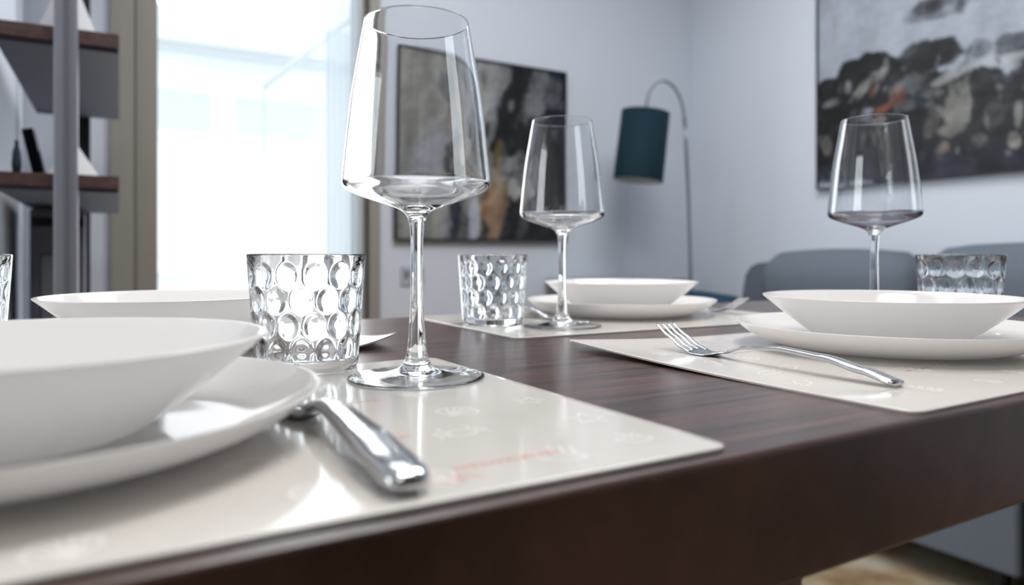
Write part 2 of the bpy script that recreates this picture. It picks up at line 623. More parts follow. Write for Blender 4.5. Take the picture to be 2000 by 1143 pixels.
def paint_grid(W, H, nx, ny, base, strokes, seed):
    """strokes: (s, t, rs, rt, angle, colour, alpha, hardness); s,t in 0..1 with t downwards"""
    S, T = np.meshgrid(np.linspace(0, 1, nx + 1), np.linspace(0, 1, ny + 1))
    img = np.zeros(S.shape + (3,))
    img[:] = s2l(base)
    n0 = fnoise(S, T, seed)
    n1 = fnoise(S * 1.2, T * 1.2, seed + 1)
    streak = fnoise(S * 5, T * 1.2, seed + 2)
    for k, (s, t, rs, rt, ang, colr, al, hard) in enumerate(strokes):
        w1 = fnoise(S * 4.5, T * 4.5, seed + 10 + k % 9, 4)
        ds = S - s + .025 * n0
        dt = (T - t + .025 * n1) * (H / W)
        a = R(ang)
        u = ds * math.cos(a) + dt * math.sin(a)
        v = -ds * math.sin(a) + dt * math.cos(a)
        d = np.sqrt((u / rs) ** 2 + (v / (rt * H / W)) ** 2) + .34 * w1 + .16 * streak
        m = np.clip((1 - d) * hard + .5, 0, 1)
        m = (m * m * (3 - 2 * m) * al)[..., None]
        c = np.array(s2l(colr))[None, None, :] * (1 + .18 * streak[..., None])
        img = img * (1 - m) + c * m
    lum = img.mean(axis=2)
    img *= np.exp(np.clip(.55 - 1.5 * lum, 0.05, .5) * (fnoise(S * 7, T * 9, seed + 6, 5) + .5 * streak))[..., None]
    img *= (1 + .10 * streak + .05 * n1 + .10 * fnoise(S * 14, T * 14, seed + 5, 3))[..., None]
    return np.clip(img, 0.002, 1)


def painting(name, label, W, H, nx, ny, base, strokes, seed):
    root = empty(name)
    tag(root, label, 'painting')
    img = paint_grid(W, H, nx, ny, base, strokes, seed)
    v = [(W * i / nx, -.02, H * (1 - j / ny)) for j in range(ny + 1) for i in range(nx + 1)]
    f = [(j * (nx + 1) + i, j * (nx + 1) + i + 1, (j + 1) * (nx + 1) + i + 1, (j + 1) * (nx + 1) + i) for j in range(ny) for i in range(nx)]
    o = obj('canvas', v, f, M['paint'], root, True)
    ca = o.data.color_attributes.new('paint', 'FLOAT_COLOR', 'POINT')
    buf = np.ones((len(v), 4), dtype=np.float32)
    buf[:, :3] = img.reshape(-1, 3)
    ca.data.foreach_set('color', buf.ravel())
    MB().box(0, W, -.0195, -.002, 0, H).build('stretcher', M['blackframe'], root)
    t = .008
    for (x0, x1, z0, z1) in ((-t, 0, -t, H + t), (W, W + t, -t, H + t), (0, W, -t, 0), (0, W, H, H + t)):
        MB().box(x0, x1, -.028, -.001, z0, z1).build('frame_bar', M['blackframe'], root)
    return root


P1 = [
    (.10, .5, .25, .8, 0, (138, 138, 132), .8, 1.2),
    (.25, .25, .18, .35, 10, (120, 120, 114), .6, 1.5),
    (.82, .30, .34, .50, 0, (15, 17, 23), 1, 4),
    (.66, .45, .15, .48, 0, (17, 19, 23), 1, 4),
    (.87, .75, .30, .4, 0, (28, 30, 34), 1, 3),
    (.70, .95, .30, .2, 0, (32, 33, 36), .95, 2.5),
    (.97, .2, .08, .3, 0, (24, 34, 52), .8, 2),
    (.50, .12, .10, .20, 15, (146, 148, 150), .85, 2),
    (.60, .08, .05, .14, 20, (120, 122, 126), .8, 2.5),
    (.82, .15, .07, .17, 15, (104, 108, 112), .85, 2),
    (.90, .12, .06, .10, -10, (92, 98, 104), .7, 2),
    (.30, .17, .07, .07, 25, (82, 86, 92), .9, 3),
    (.33, .33, .05, .12, 10, (100, 98, 94), .6, 2),
    (.42, .40, .09, .28, 12, (150, 149, 142), .7, 1.8),
    (.18, .58, .10, .22, 25, (146, 148, 156), .85, 2.5),
    (.36, .60, .08, .16, 5, (62, 62, 62), .9, 3),
    (.44, .52, .05, .10, 20, (160, 154, 142), .8, 2.5),
    (.50, .56, .04, .14, -15, (150, 144, 134), .7, 2.5),
    (.66, .60, .12, .09, -20, (118, 120, 122), .85, 2),
    (.64, .71, .09, .05, 20, (154, 154, 152), .9, 2.5),
    (.72, .66, .05, .06, 40, (96, 98, 102), .8, 2.5),
    (.57, .55, .025, .09, 10, (130, 116, 66), .6, 2),
    (.60, .73, .03, .04, 0, (132, 116, 60), .6, 2),
    (.55, .85, .06, .17, 5, (140, 116, 96), .9, 2),
    (.44, .68, .03, .08, 0, (160, 126, 96), .7, 2.5),
    (.49, .80, .03, .10, 20, (140, 104, 60), .6, 2.5),
    (.30, .90, .05, .14, 8, (34, 36, 52), .95, 3),
    (.42, .90, .035, .13, 10, (166, 170, 180), .9, 3),
    (.24, .93, .04, .10, 0, (118, 120, 124), .8, 2),
    (.36, .93, .03, .10, 0, (86, 92, 92), .8, 2.5),
    (.72, .92, .03, .15, 10, (78, 82, 88), .6, 2),
    (.09, .92, .10, .12, 0, (128, 130, 124), .7, 2),
    (.66, .22, .02, .03, 0, (110, 116, 122), .7, 3),
    (.55, .30, .02, .14, 10, (120, 124, 128), .6, 3),
]
_r = random.Random(11)
for _k in range(46):
    s_, t_ = _r.uniform(.30, .98), _r.uniform(.05, .97)
    g = _r.choice((24, 34, 60, 96, 128, 150)) if s_ < .62 else _r.choice((16, 20, 26, 34, 60, 92))
    P1.append((s_, t_, _r.uniform(.012, .035), _r.uniform(.03, .09), _r.uniform(-5, 28), (g, g, g - 2 + _r.randrange(6)), _r.uniform(.25, .6), 2))
p1 = painting('abstract_painting', 'square abstract canvas in black, grey and ochre on the back wall behind the glasses', .856, .80, 150, 140, (132, 132, 126), P1, 3)
p1.location = (1.107, YB, .155)

# the long canvas on the right wall; its picture runs from the corner side (s=0) to the near side (s=1)
P2 = [
    (0.194, 0.893, 0.3001, 0.1227, 0, (34, 36, 44), 1, 5),
    (0.442, 0.936, 0.3239, 0.1033, 0, (38, 40, 50), 1, 5),
    (0.605, 0.972, 0.2113, 0.0815, 0, (38, 40, 50), 1, 5),
    (0.099, 0.683, 0.1259, 0.0907, -20, (26, 27, 30), 1, 5),
    (0.046, 0.775, 0.0905, 0.1389, 0, (24, 24, 26), 1, 5),
    (0.125, 0.574, 0.0806, 0.0495, -25, (34, 35, 38), 1, 5),
    (0.206, 0.550, 0.0569, 0.0436, 0, (36, 37, 39), 1, 5),
    (0.046, 0.590, 0.0679, 0.0370, -10, (30, 31, 33), 1, 5),
    (0.270, 0.598, 0.0833, 0.0639, 0, (30, 31, 34), 1, 5),
    (0.338, 0.556, 0.0487, 0.0464, 0, (54, 56, 58), 0.95, 2.5),
    (0.401, 0.562, 0.0659, 0.0565, 0, (44, 46, 50), 1, 5),
    (0.321, 0.665, 0.1020, 0.0918, 0, (36, 38, 40), 1, 5),
    (0.338, 0.762, 0.1758, 0.1160, 0, (34, 35, 38), 1, 5),
    (0.467, 0.695, 0.1217, 0.0432, -3, (34, 35, 37), 1, 5),
    (0.538, 0.725, 0.1244, 0.0610, 0, (48, 50, 52), 1, 5),
    (0.601, 0.704, 0.0629, 0.0297, -8, (56, 58, 62), 0.95, 2.5),
    (0.601, 0.781, 0.1089, 0.0890, 0, (44, 45, 48), 1, 5),
    (0.491, 0.806, 0.1396, 0.1090, 0, (40, 41, 44), 1, 5),
    (0.601, 0.571, 0.0532, 0.0226, -8, (78, 80, 88), 0.90, 2.5),
    (0.605, 0.608, 0.0531, 0.0326, 0, (84, 87, 94), 0.85, 2.0),
    (0.520, 0.585, 0.0401, 0.0307, 0, (104, 108, 114), 0.80, 2.0),
    (0.574, 0.634, 0.0588, 0.0150, -8, (165, 168, 172), 0.85, 2.5),
    (0.467, 0.644, 0.0513, 0.0189, -15, (150, 152, 156), 0.85, 2.5),
    (0.422, 0.658, 0.0470, 0.0128, -10, (146, 148, 150), 0.80, 2.5),
    (0.175, 0.622, 0.0461, 0.0184, -40, (140, 140, 138), 0.85, 2.5),
    (0.059, 0.649, 0.0360, 0.0133, -10, (118, 120, 120), 0.80, 2.5),
    (0.125, 0.603, 0.0129, 0.0216, 0, (124, 126, 128), 0.70, 2.0),
    (0.236, 0.582, 0.0079, 0.0414, 15, (108, 110, 112), 0.70, 2.0),
    (0.276, 0.681, 0.0211, 0.0408, 25, (112, 66, 54), 0.85, 2.5),
    (0.230, 0.712, 0.0338, 0.0180, -20, (126, 74, 58), 0.85, 2.5),
    (0.207, 0.637, 0.0102, 0.0209, 20, (110, 72, 64), 0.70, 2.0),
    (0.332, 0.655, 0.0325, 0.0366, 15, (104, 108, 112), 0.70, 2.0),
    (0.304, 0.722, 0.0247, 0.0269, 0, (86, 88, 92), 0.70, 2.0),
    (0.346, 0.711, 0.0269, 0.0330, 0, (38, 46, 60), 0.80, 2.5),
    (0.442, 0.765, 0.0389, 0.0699, 15, (138, 138, 132), 0.75, 1.6),
    (0.474, 0.753, 0.0143, 0.0564, 5, (128, 128, 124), 0.70, 2.0),
    (0.412, 0.829, 0.0315, 0.0245, 0, (128, 126, 120), 0.75, 2.0),
    (0.386, 0.694, 0.0318, 0.0130, 0, (116, 118, 122), 0.70, 2.0),
    (0.365, 0.794, 0.0193, 0.0590, 20, (88, 85, 83), 0.75, 2.0),
    (0.401, 0.892, 0.0190, 0.0323, 20, (104, 96, 90), 0.75, 2.0),
    (0.505, 0.871, 0.0303, 0.0247, 0, (78, 80, 80), 0.70, 2.0),
    (0.605, 0.889, 0.0184, 0.0326, 0, (150, 148, 142), 0.80, 2.0),
    (0.618, 0.821, 0.0134, 0.0412, 0, (140, 138, 134), 0.70, 2.0),
    (0.547, 0.806, 0.0297, 0.0365, 0, (70, 72, 72), 0.70, 2.0),
    (0.039, 0.833, 0.0218, 0.0445, 0, (108, 106, 102), 0.75, 2.0),
    (0.163, 0.811, 0.0347, 0.0993, 0, (50, 47, 45), 0.70, 2.0),
    (0.224, 0.766, 0.0204, 0.0312, 0, (118, 110, 104), 0.75, 2.0),
    (0.412, 0.401, 0.0945, 0.0399, 0, (92, 96, 104), 0.80, 3.0),
    (0.399, 0.387, 0.0686, 0.0388, 0, (60, 62, 68), 0.85, 2.5),
    (0.432, 0.418, 0.0177, 0.0217, 0, (116, 118, 126), 0.70, 2.0),
    (0.386, 0.388, 0.0212, 0.0195, 0, (42, 44, 48), 0.80, 2.0),
    (0.467, 0.412, 0.0133, 0.0377, 0, (50, 52, 58), 0.80, 2.0),
    (0.059, 0.358, 0.0036, 0.1253, 4, (150, 132, 136), 0.70, 3.0),
]
for _k in range(230):
    s_ = _r.uniform(0, 1)
    t_ = _r.uniform(.58, .98)
    g = _r.choice((24, 30, 40)) if t_ > .84 and _r.random() < .75 else _r.choice((22, 28, 36, 60, 84, 110, 134))
    P2.append((s_, t_, _r.uniform(.004, .012), _r.uniform(.010, .030), _r.uniform(-30, 60), (g, g, g + _r.randrange(5)), _r.uniform(.25, .6), 1.6))
for (s_, t_, rs_, rt_, g) in ((.80, .78, .22, .20, 38), (.95, .62, .12, .08, 60), (.72, .60, .10, .05, 90), (.86, .55, .10, .03, 140)):
    P2.insert(3, (s_, t_, rs_, rt_, 0, (g, g + 1, g + 4), .95, 3))
p2 = painting('abstract_painting', 'long abstract canvas with black sweep and rust accents on the right wall', 1.30, 1.06, 190, 150, (152, 159, 170), P2, 21)
p2.location = (XR, 2.063, .382)
p2.rotation_euler.z = R(-90)

# wall socket
sk = empty('wall_socket', (1.185, YB, .0))
tag(sk, 'flat grey wall socket plate low on the back wall behind the stem', 'socket')
MB().rbox(-.053, .053, -.008, 0, -.045, .037, .003, 2).build('plate', M['socket'], sk)
for x in (-.03, 0, .03):
    MB().box(x - .009, x + .009, -.0095, -.007, -.016, .016).build('insert', M['cabinet'], sk)

# low console under the painting wall
con = empty('low_console', (2.165, 2.70, FLOOR))
tag(con, 'plain grey console against the back wall, its top just above the far bowl', 'console')
MB().rbox(-.31, .31, -.15, .15, .695, .725, .004, 2).build('top', M['consolegrey'], con)
MB().box(-.30, .30, -.13, .15, .08, .695).build('body', M['cabinet'], con)
for x in (-.151, .151):
    dr = MB().rbox(x - .145, x + .145, -.146, -.13, .09, .69, .003, 2).build('door', M['cabinet'], con)
    MB().box(x - .04, x + .04, -.155, -.146, .64, .65).build('handle', M['steel'], dr)
for x in (-.27, .27):
    for y in (-.1, .11):
        MB().tube([(x, y, 0), (x, y, .08)], .012, 10).build('leg', M['sofafoot'], con)

# ================================================================ arc floor lamp
def cp(lat, z, D):
    return Vector((D * SI + lat * CO, D * CO - lat * SI, z))


LD = 3.3
K = LD / 1400
base_lat = 350 * K
bp = cp(base_lat, 0, LD)
lamp = empty('arc_floor_lamp', (bp.x, bp.y, FLOOR))
tag(lamp, 'arched floor lamp with a dark teal drum shade in the room corner', 'lamp')


def lp(u, v):
    return cp((u - 1000) * K, CAM_H + (500 - v) * K, LD) - Vector((bp.x, bp.y, FLOOR))


obj('base', *lathe([(0, 0), (.14, 0), (.145, .006), (.14, .02), (.02, .028), (.012, .05), (0, .05)], 48), M['lampmetal'], lamp, True)
pole_pts = [Vector((0, 0, .03)), lp(1349, 560), lp(1345, 400), lp(1340, 280), lp(1337, 235)]
MB().tube(pole_pts, .0085, 12).build('pole', M['lampmetal'], lamp, True)
arc = []
key = [(1337, 235), (1333, 208), (1325, 184), (1313, 167), (1297, 158), (1282, 162), (1270, 176), (1264, 195), (1262, 222)]
ks = smooth_prof(key, 5)
MB().tube([lp(*k) for k in ks], .0075, 12).build('arched_arm', M['lampmetal'], lamp, True)
ct, cb = lp(1261, 219), lp(1246, 353)
ax = (ct - cb)
hgt = ax.length
rot = ax.to_track_quat('Z', 'X').to_matrix().to_4x4()
mtx = Matrix.Translation(cb) @ rot
rad = .110
sv, sf = lathe([(rad + .004, 0), (rad, hgt), (rad - .003, hgt), (rad + .001, 0), (rad + .004, 0)], 64)
shade = MB().add(sv, sf, mtx).build('lamp_shade', M['teal'], lamp, True)
iv, if_ = lathe([(rad - .0005, .002), (rad - .0045, hgt - .004), (0, hgt - .006)], 64)
MB().add(iv, if_, mtx).build('shade_lining', M['shadewhite'], shade, True)
tv, tf = lathe([(0, hgt - .004), (rad - .002, hgt - .003), (rad - .002, hgt - .001), (0, hgt - .001)], 64)
MB().add(tv, tf, mtx).build('top_disc', M['teal'], shade)
bv, bf = lathe([(0, hgt - .05), (.02, hgt - .055), (.028, hgt - .09), (.018, hgt - .12), (0, hgt - .125)], 24)
MB().add(bv, bf, mtx).build('bulb', M['shadewhite'], lamp, True)

# ================================================================ sofa along the right wall
sofa = empty('grey_sofa', (1.82, 1.15, FLOOR))
tag(sofa, 'grey fabric sofa with rounded back cushions along the right wall', 'sofa')


def cushion(x0, x1, y0, y1, z0, z1, r, bulge, name, parent, m=None, ybul=0.0):
    bm = bmesh.new()
    bmesh.ops.create_cube(bm, size=2)
    bmesh.ops.subdivide_edges(bm, edges=list(bm.edges), cuts=7, use_grid_fill=True)
    hx, hy, hz = (x1 - x0) / 2, (y1 - y0) / 2, (z1 - z0) / 2
    vs_, fs_ = [], []
    bm.verts.index_update()
    for v in bm.verts:
        x, y, z = v.co
        p = Vector((x * hx, y * hy, z * hz))
        q = Vector((max(-hx + r, min(hx - r, p.x)), max(-hy + r, min(hy - r, p.y)), max(-hz + r, min(hz - r, p.z))))
        d = p - q
        if d.length > 1e-6:
            p = q + d.normalized() * r
        k = (1 - x * x) * (1 - y * y) * bulge
        p.z += (1 if z > 0 else 0) * k * abs(z)
        vs_.append(p + Vector(((x0 + x1) / 2, (y0 + y1) / 2, (z0 + z1) / 2)))
    fs_ = [[v.index for v in f.verts] for f in bm.faces]
    bm.free()
    return obj(name, vs_, fs_, m or M['sofa'], parent, True)


# local frame: x 0..0.95 away from the room towards the wall, y -1.2 .. 1.2, z from the floor
MB().rbox(0, .90, -.325, 1.06, .09, .30, .012, 3).build('base_module', M['sofa'], sofa)
MB().rbox(0, .90, -1.25, -.335, .09, .30, .012, 3).build('base_module', M['sofa'], sofa)
for y0, y1 in ((.37, 1.05), (-.325, .365), (-1.24, -.335)):
    cushion(.02, .66, y0, y1, .30, .45, .05, .015, 'seat_cushion', sofa)
# back frame with a sloping far end
prof = [(-1.25, .28), (-1.25, .80), (-1.2, .815), (1.03, .803), (1.09, .797), (1.13, .78), (1.16, .74), (1.175, .66), (1.19, .5), (1.19, .28)]
n = len(prof)
bv_ = [(.78, y, z) for y, z in prof] + [(.93, y, z) for y, z in prof]
bf_ = [tuple(range(n)), tuple(range(2 * n - 1, n - 1, -1))] + [(i, (i + 1) % n, n + (i + 1) % n, n + i) for i in range(n)]
obj('back_frame', bv_, bf_, M['sofa'], sofa)
cushion(.56, .80, .27, .935, .44, .838, .10, .02, 'back_cushion', sofa)
cushion(.56, .80, -.32, .26, .44, .852, .10, .02, 'back_cushion', sofa)
cushion(.56, .80, -1.22, -.335, .44, .852, .10, .02, 'back_cushion', sofa)
for x in (.08, .82):
    for y in (-1.17, -.42, -.25, .98):
        MB().tube([(x, y, .0085 if x < .4 and y < .4 else 0), (x, y, .09)], .02, 12).build('foot', M['sofafoot'], sofa)

rug = MB().rbox(-1.2, 1.2, -.95, .95, 0, .008, .003, 2).build('vintage_rug', M['rug'], None, False, (1.0, .72, FLOOR))
tag(rug, 'worn beige and brown rug on the floor in front of the sofa', 'rug')

# teal lumbar pillow standing on the sofa seat, near its open end
tp = cushion(-.24, .24, -.065, .065, 0, .236, .05, 0.0, 'throw_pillow', None, M['tealvelvet'])
tp.location = (2.03, 1.97, FLOOR + .4535)
tp.rotation_euler = (0, 0, R(63))
tag(tp, 'dark teal throw pillow on the end of the grey sofa, just above the table edge', 'pillow')

# ================================================================ dining table
TY0, TY1, TX0, TX1 = .2015, .880, -.50, 1.05
tab = empty('dining_table', (0, 0, FLOOR))
tag(tab, 'dark wenge dining table with a thick rounded edge, set for four', 'table')
tt = MB().rbox(TX0, TX1, TY0, TY1, -FLOOR - .0595, -FLOOR, .0032, 4).build('tabletop', M['table'], tab)
for x in (TX0 + .04, TX1 - .04):
    for y in (TY0 + .05, TY1 - .05):
        MB().rbox(x - .03, x + .03, y - .03, y + .03, .0085 if x > .5 else 0, -FLOOR - .0595, .003, 2).build('leg', M['table'], tab)

# ================================================================ placemats
MT = .0012


def doodle(kind):
    L = []
    if kind == 0:      # fish
        L.append([(math.cos(a) * .8, math.sin(a) * .4) for a in np.linspace(.35, 2 * math.pi - .35, 22)])
        L[-1] = [(x - .1, y) for x, y in L[-1]]
        L.append([(.64, .14), (1, .4), (.9, 0), (1, -.4), (.64, -.14)])
        L.append([(-.5, .1), (-.42, .14), (-.45, .05)])
    elif kind == 1:    # crab
        L.append([(math.cos(a) * .5, math.sin(a) * .36) for a in np.linspace(0, 2 * math.pi, 20)])
        for sx in (-1, 1):
            for k in (-.25, 0, .25):
                L.append([(sx * .48, k), (sx * .75, k + .15), (sx * .95, k - .1)])
            L.append([(sx * .35, .3), (sx * .6, .65), (sx * .35, .9), (sx * .5, .65)])
    elif kind == 2:    # leaf sprig
        L.append([(0, -1), (.05, 0), (0, 1)])
        for k in (-.6, -.2, .2, .6):
            for sx in (-1, 1):
                L.append([(0, k), (sx * .3, k + .3), (sx * .55, k + .3), (sx * .3, k + .1), (0, k)])
    elif kind == 3:    # shell
        L.append([(math.cos(a) * .8, math.sin(a) * .8 - .2) for a in np.linspace(-.3, math.pi + .3, 20)] + [(0, -.9), (.76, -.44)])
        for a in (.6, 1.1, 1.57, 2.0, 2.5):
            L.append([(0, -.85), (math.cos(a) * .78, math.sin(a) * .78 - .2)])
    elif kind == 4:    # star
        L.append([(math.cos(a + 1.57) * (1 if i % 2 == 0 else .42), math.sin(a + 1.57) * (1 if i % 2 == 0 else .42)) for i, a in enumerate(np.linspace(0, 2 * math.pi, 11))])
    else:              # bowl with steam
        L.append([(math.cos(a) * .8, math.sin(a) * .6) for a in np.linspace(math.pi, 2 * math.pi, 14)] + [(-.8, 0)])
        for x in (-.35, 0, .35):
            L.append([(x + .08 * math.sin(t * 6), .15 + .7 * t) for t in np.linspace(0, 1, 8)])
    return L


def scribble(n, rnd):
    """a run of joined handwriting-like strokes, unit height, about 0.9 per letter"""
    pts = []
    for k in range(n):
        hh = rnd.choice((.5, .5, .6, 1.0, -.4))
        for t in np.linspace(0, 1, 9)[:-1]:
            pts.append((k * .75 + .75 * t - .28 * math.sin(2 * math.pi * t), .25 + .5 * hh * math.sin(math.pi * t * 2 - 1.2) * (1 if t < .6 else .6)))
    return [pts]


def ribbons(lines, wd, x, y, sx, sy, ang, zf, mb):
    ca, sa = math.cos(ang), math.sin(ang)
    for li, ln in enumerate(lines):
        P = [(x + (px * sx) * ca - (py * sy) * sa, y + (px * sx) * sa + (py * sy) * ca) for px, py in ln]
        base = len(mb.v)
        for i, p in enumerate(P):
            a, b = P[max(i - 1, 0)], P[min(i + 1, len(P) - 1)]
            dx, dy = b[0] - a[0], b[1] - a[1]
            l = math.hypot(dx, dy) + 1e-9
            nx_, ny_ = -dy / l * wd / 2, dx / l * wd / 2
            for s in (1, -1):
                q = (p[0] + s * nx_, p[1] + s * ny_)
                mb.v.append(Vector((q[0], q[1], zf(q[0], q[1]) + MT + .00003 + (li % 12) * 4e-6 + i * 3e-7)))
        for i in range(len(P) - 1):
            a = base + 2 * i
            mb.f.append((a, a + 1, a + 3, a + 2))


def placemat(label, cx, cy, ang, lift, reds, seed, W=.45, H=.302):
    """lift(x, y) in mat coordinates gives the height of the curling sheet"""
    rnd = random.Random(seed)
    root = empty('placemat', (cx, cy, .0001), ang)
    tag(root, label, 'placemat', 'placemats on the table')
    nx_, ny_ = 112, 76
    rc = .009
    V = []
    for top in (0, 1):
        for j in range(ny_ + 1):
            for i in range(nx_ + 1):
                x, y = -W / 2 + W * i / nx_, -H / 2 + H * j / ny_
                qx, qy = max(-W / 2 + rc, min(W / 2 - rc, x)), max(-H / 2 + rc, min(H / 2 - rc, y))
                d = math.hypot(x - qx, y - qy)
                if d > rc:
                    x, y = qx + (x - qx) / d * rc, qy + (y - qy) / d * rc
                V.append((x, y, lift(x, y) + top * MT))
    Nn = (nx_ + 1) * (ny_ + 1)
    F = []
    for j in range(ny_):
        for i in range(nx_):
            a = j * (nx_ + 1) + i
            F.append((a, a + nx_ + 1, a + nx_ + 2, a + 1))
            F.append((Nn + a, Nn + a + 1, Nn + a + nx_ + 2, Nn + a + nx_ + 1))
    for i in range(nx_):
        F.append((i, i + 1, Nn + i + 1, Nn + i))
        b = ny_ * (nx_ + 1) + i
        F.append((b, Nn + b, Nn + b + 1, b + 1))
    for j in range(ny_):
        a, b = j * (nx_ + 1), (j + 1) * (nx_ + 1)
        F.append((a, Nn + a, Nn + b, b))
        a, b = a + nx_, b + nx_
        F.append((a, b, Nn + b, Nn + a))
    sheet = obj('sheet', V, F, M['mat'], root)
    for p in sheet.data.polygons:
        p.use_smooth = abs(p.normal.z) > .5
    ic = MB()
    for gy in range(6):
        for gx in range(9):
            x = -W / 2 + .03 + gx * (W - .06) / 8 + rnd.uniform(-.012, .012)
            y = -H / 2 + .028 + gy * (H - .056) / 5 + rnd.uniform(-.009, .009)
            sz = rnd.uniform(.009, .014)
            ribbons(doodle(rnd.randrange(6)), .0016, x, y, sz, sz, rnd.uniform(-.8, .8), lift, ic)
    ic.build('printed_icons', M['mat_icon'], root)['kind'] = 'stuff'
    rd = MB()
    for (x, y, nlet, size, a) in reds:
        ribbons(scribble(nlet, rnd), .0009, x, y, size, size, a, lift, rd)
    rd.build('printed_lettering', M['mat_red'], root)['kind'] = 'stuff'
    return root


def curl(x0, y0, lx, ly, h, pa):
    """smooth lift growing towards the corner (x0, y0)"""
    def f(x, y):
        a = max(0, 1 - abs(x - x0) / lx)
        b = max(0, 1 - abs(y - y0) / ly)
        return h * a ** pa * b ** 1.8
    return f


flat = lambda x, y: 0.0
REDS = [(-.02, -.118, 12, .0048, .03), (-.175, -.105, 9, .0045, 0), (.06, .075, 8, .0042, 0), (-.15, .10, 9, .0042, .02), (-.05, .005, 7, .0042, .05)]
# nearest setting
m1reds = [(.112, -.123, 12, .0050, .02), (.083, -.135, 5, .0085, .0), (.108, .012, 7, .0045, .02), (.095, -.07, 6, .0045, .05), (-.15, -.12, 9, .0045, 0)]
placemat('beige placemat nearest the viewer, under the blurred white bowl and the knife', .004, .3605, 0, flat, m1reds, 1)
# right setting, curled at its far left corner
placemat('beige placemat at the near right, its back corner curling up beside the fork', .5785, .3615, R(.9), curl(-.225, .151, .17, .24, .0070, 1.5),
         [(-.10, -.075, 10, .0045, .05), (-.14, .045, 8, .0045, .0), (.02, -.09, 9, .0045, .02), (.10, .06, 8, .0042, 0)], 2)
# far right setting
placemat('beige placemat on the far side, under the middle wine glass', .578, .7265, R(-1.2), flat, REDS, 3, .45, .285)
# far left setting
placemat('beige placemat across the table, one lifted corner showing behind the tumbler', .004, .7265, 0, curl(.225, -.1425, .075, .13, .0135, 2.2), REDS, 4, .45, .285)

# ================================================================ crockery
ZM = MT + .0003     # top of a placemat
plate_prof = smooth_prof([(0, .0012), (.050, .0012), (.070, .0006), (.076, 0.0), (.083, .0004), (.093, .0022), (.104, .0058), (.114, .0108), (.121, .0156), (.1255, .0194),
                          (.1262, .0203), (.1258, .0208), (.1245, .0204), (.119, .0166), (.111, .0118), (.101, .0075), (.090, .0045), (.076, .0033), (.055, .0030), (0, .0030)], 4)
bowl_prof = smooth_prof([(0, .0010), (.036, .0010), (.044, .0002), (.048, 0.0), (.053, .0018), (.062, .0075), (.074, .0165), (.088, .0275), (.1005, .0380), (.1024, .0396),
                         (.1026, .0404), (.1016, .0408), (.1000, .0401), (.086, .0292), (.072, .0185), (.060, .0098), (.050, .0050), (.040, .0034), (0, .0034)], 4)
pv, pf = lathe(plate_prof, 128)
plate0 = obj('dinner_plate', pv, pf, M['opal'], None, True)
bv0, bf0 = lathe(bowl_prof, 128)
bowl0 = obj('soup_bowl', bv0, bf0, M['opal'], None, True)
SETS = [((-.031, .362), 'nearest the camera, out of focus', 'at the near left'),
        ((.594, .3705), 'with the fork beside it', 'at the near right'),
        ((.617, .7627), 'across the table behind the middle wine glass', 'on the far side at centre'),
        ((.060, .6953), 'across the table behind the nearest bowl', 'on the far side at left')]
for i, ((x, y), a, b) in enumerate(SETS):
    p = plate0 if i == 0 else copy_tree(plate0)
    p.location = (x, y, ZM)
    q = bowl0 if i == 0 else copy_tree(bowl0)
    q.location = (x, y, ZM + .0036)
    tag(p, ['white dinner plate nearest the viewer, blurred, overhanging the knife',
            'white dinner plate beside the fork at the near right',
            'white dinner plate on the far side behind the middle wine glass',
            'white dinner plate at the far left, mostly hidden behind the nearest bowl'][i], 'plate', 'white dinner plates')
    tag(q, ['white soup bowl nearest the viewer, large and blurred at the left edge',
            'sharp white soup bowl stacked on the plate at the near right',
            'small-looking white soup bowl on the far side behind the middle wine glass',
            'white soup bowl across the table, left of the nearest dimpled tumbler'][i], 'bowl', 'white soup bowls')

# ================================================================ wine glasses
outer = [(0, .0026), (.012, .0024), (.024, .0016), (.036, .0006), (.0415, .0), (.0434, .0004), (.0438, .0010), (.0430, .0015), (.036, .0022), (.024, .0033), (.015, .0050), (.0098, .0082)]
stem = [(.0098, .0082), (.0074, .0130), (.0060, .0200), (.0051, .0300), (.0044, .0450), (.0040, .065), (.0039, .080), (.0041, .090), (.0047, .098), (.0060, .1032)]
bowlp = [(.0060, .1032), (.0085, .1066), (.013, .1092), (.022, .1123), (.034, .1163), (.0415, .1193), (.0452, .1214), (.0470, .1238), (.0474, .1268), (.0467, .136), (.0420, .179), (.0373, .2070),
         (.03378, .2270), (.03366, .2277), (.0336, .2282), (.0334, .2289), (.0331, .2291), (.0328, .2288), (.03279, .2282), (.03292, .2275), (.0364, .2070), (.0411, .179), (.0458, .136), (.0464, .1272), (.0460, .1250), (.0442, .1229), (.0405, .1210), (.030, .1170), (.020, .1138), (.012, .1114), (.006, .1102), (0, .1099)]
full = smooth_prof(outer + stem[1:] + bowlp[1:], 4)
i1 = (len(outer) - 1) * 4
i2 = i1 + (len(stem) - 1) * 4
NS = 128
gl0 = empty('wine_glass')
for nm, pr in (('foot', full[:i1 + 1]), ('stem', full[i1:i2 + 1]), ('bowl', full[i2:])):
    v, f = lathe(pr, NS)
    obj(nm, v, f, M['glass'], gl0, True)
# keep every shell facing outwards (they are open shells that meet edge to edge)
def orient(o, up):
    me = o.data
    bm = bmesh.new()
    bm.from_mesh(me)
    bm.faces.ensure_lookup_table()
    tot = 0
    for fc in bm.faces:
        c = fc.calc_center_median()
        tot += up(c, fc.normal) * fc.calc_area()
    if tot < 0:
        bmesh.ops.reverse_faces(bm, faces=bm.faces)
    bm.to_mesh(me)
    bm.free()


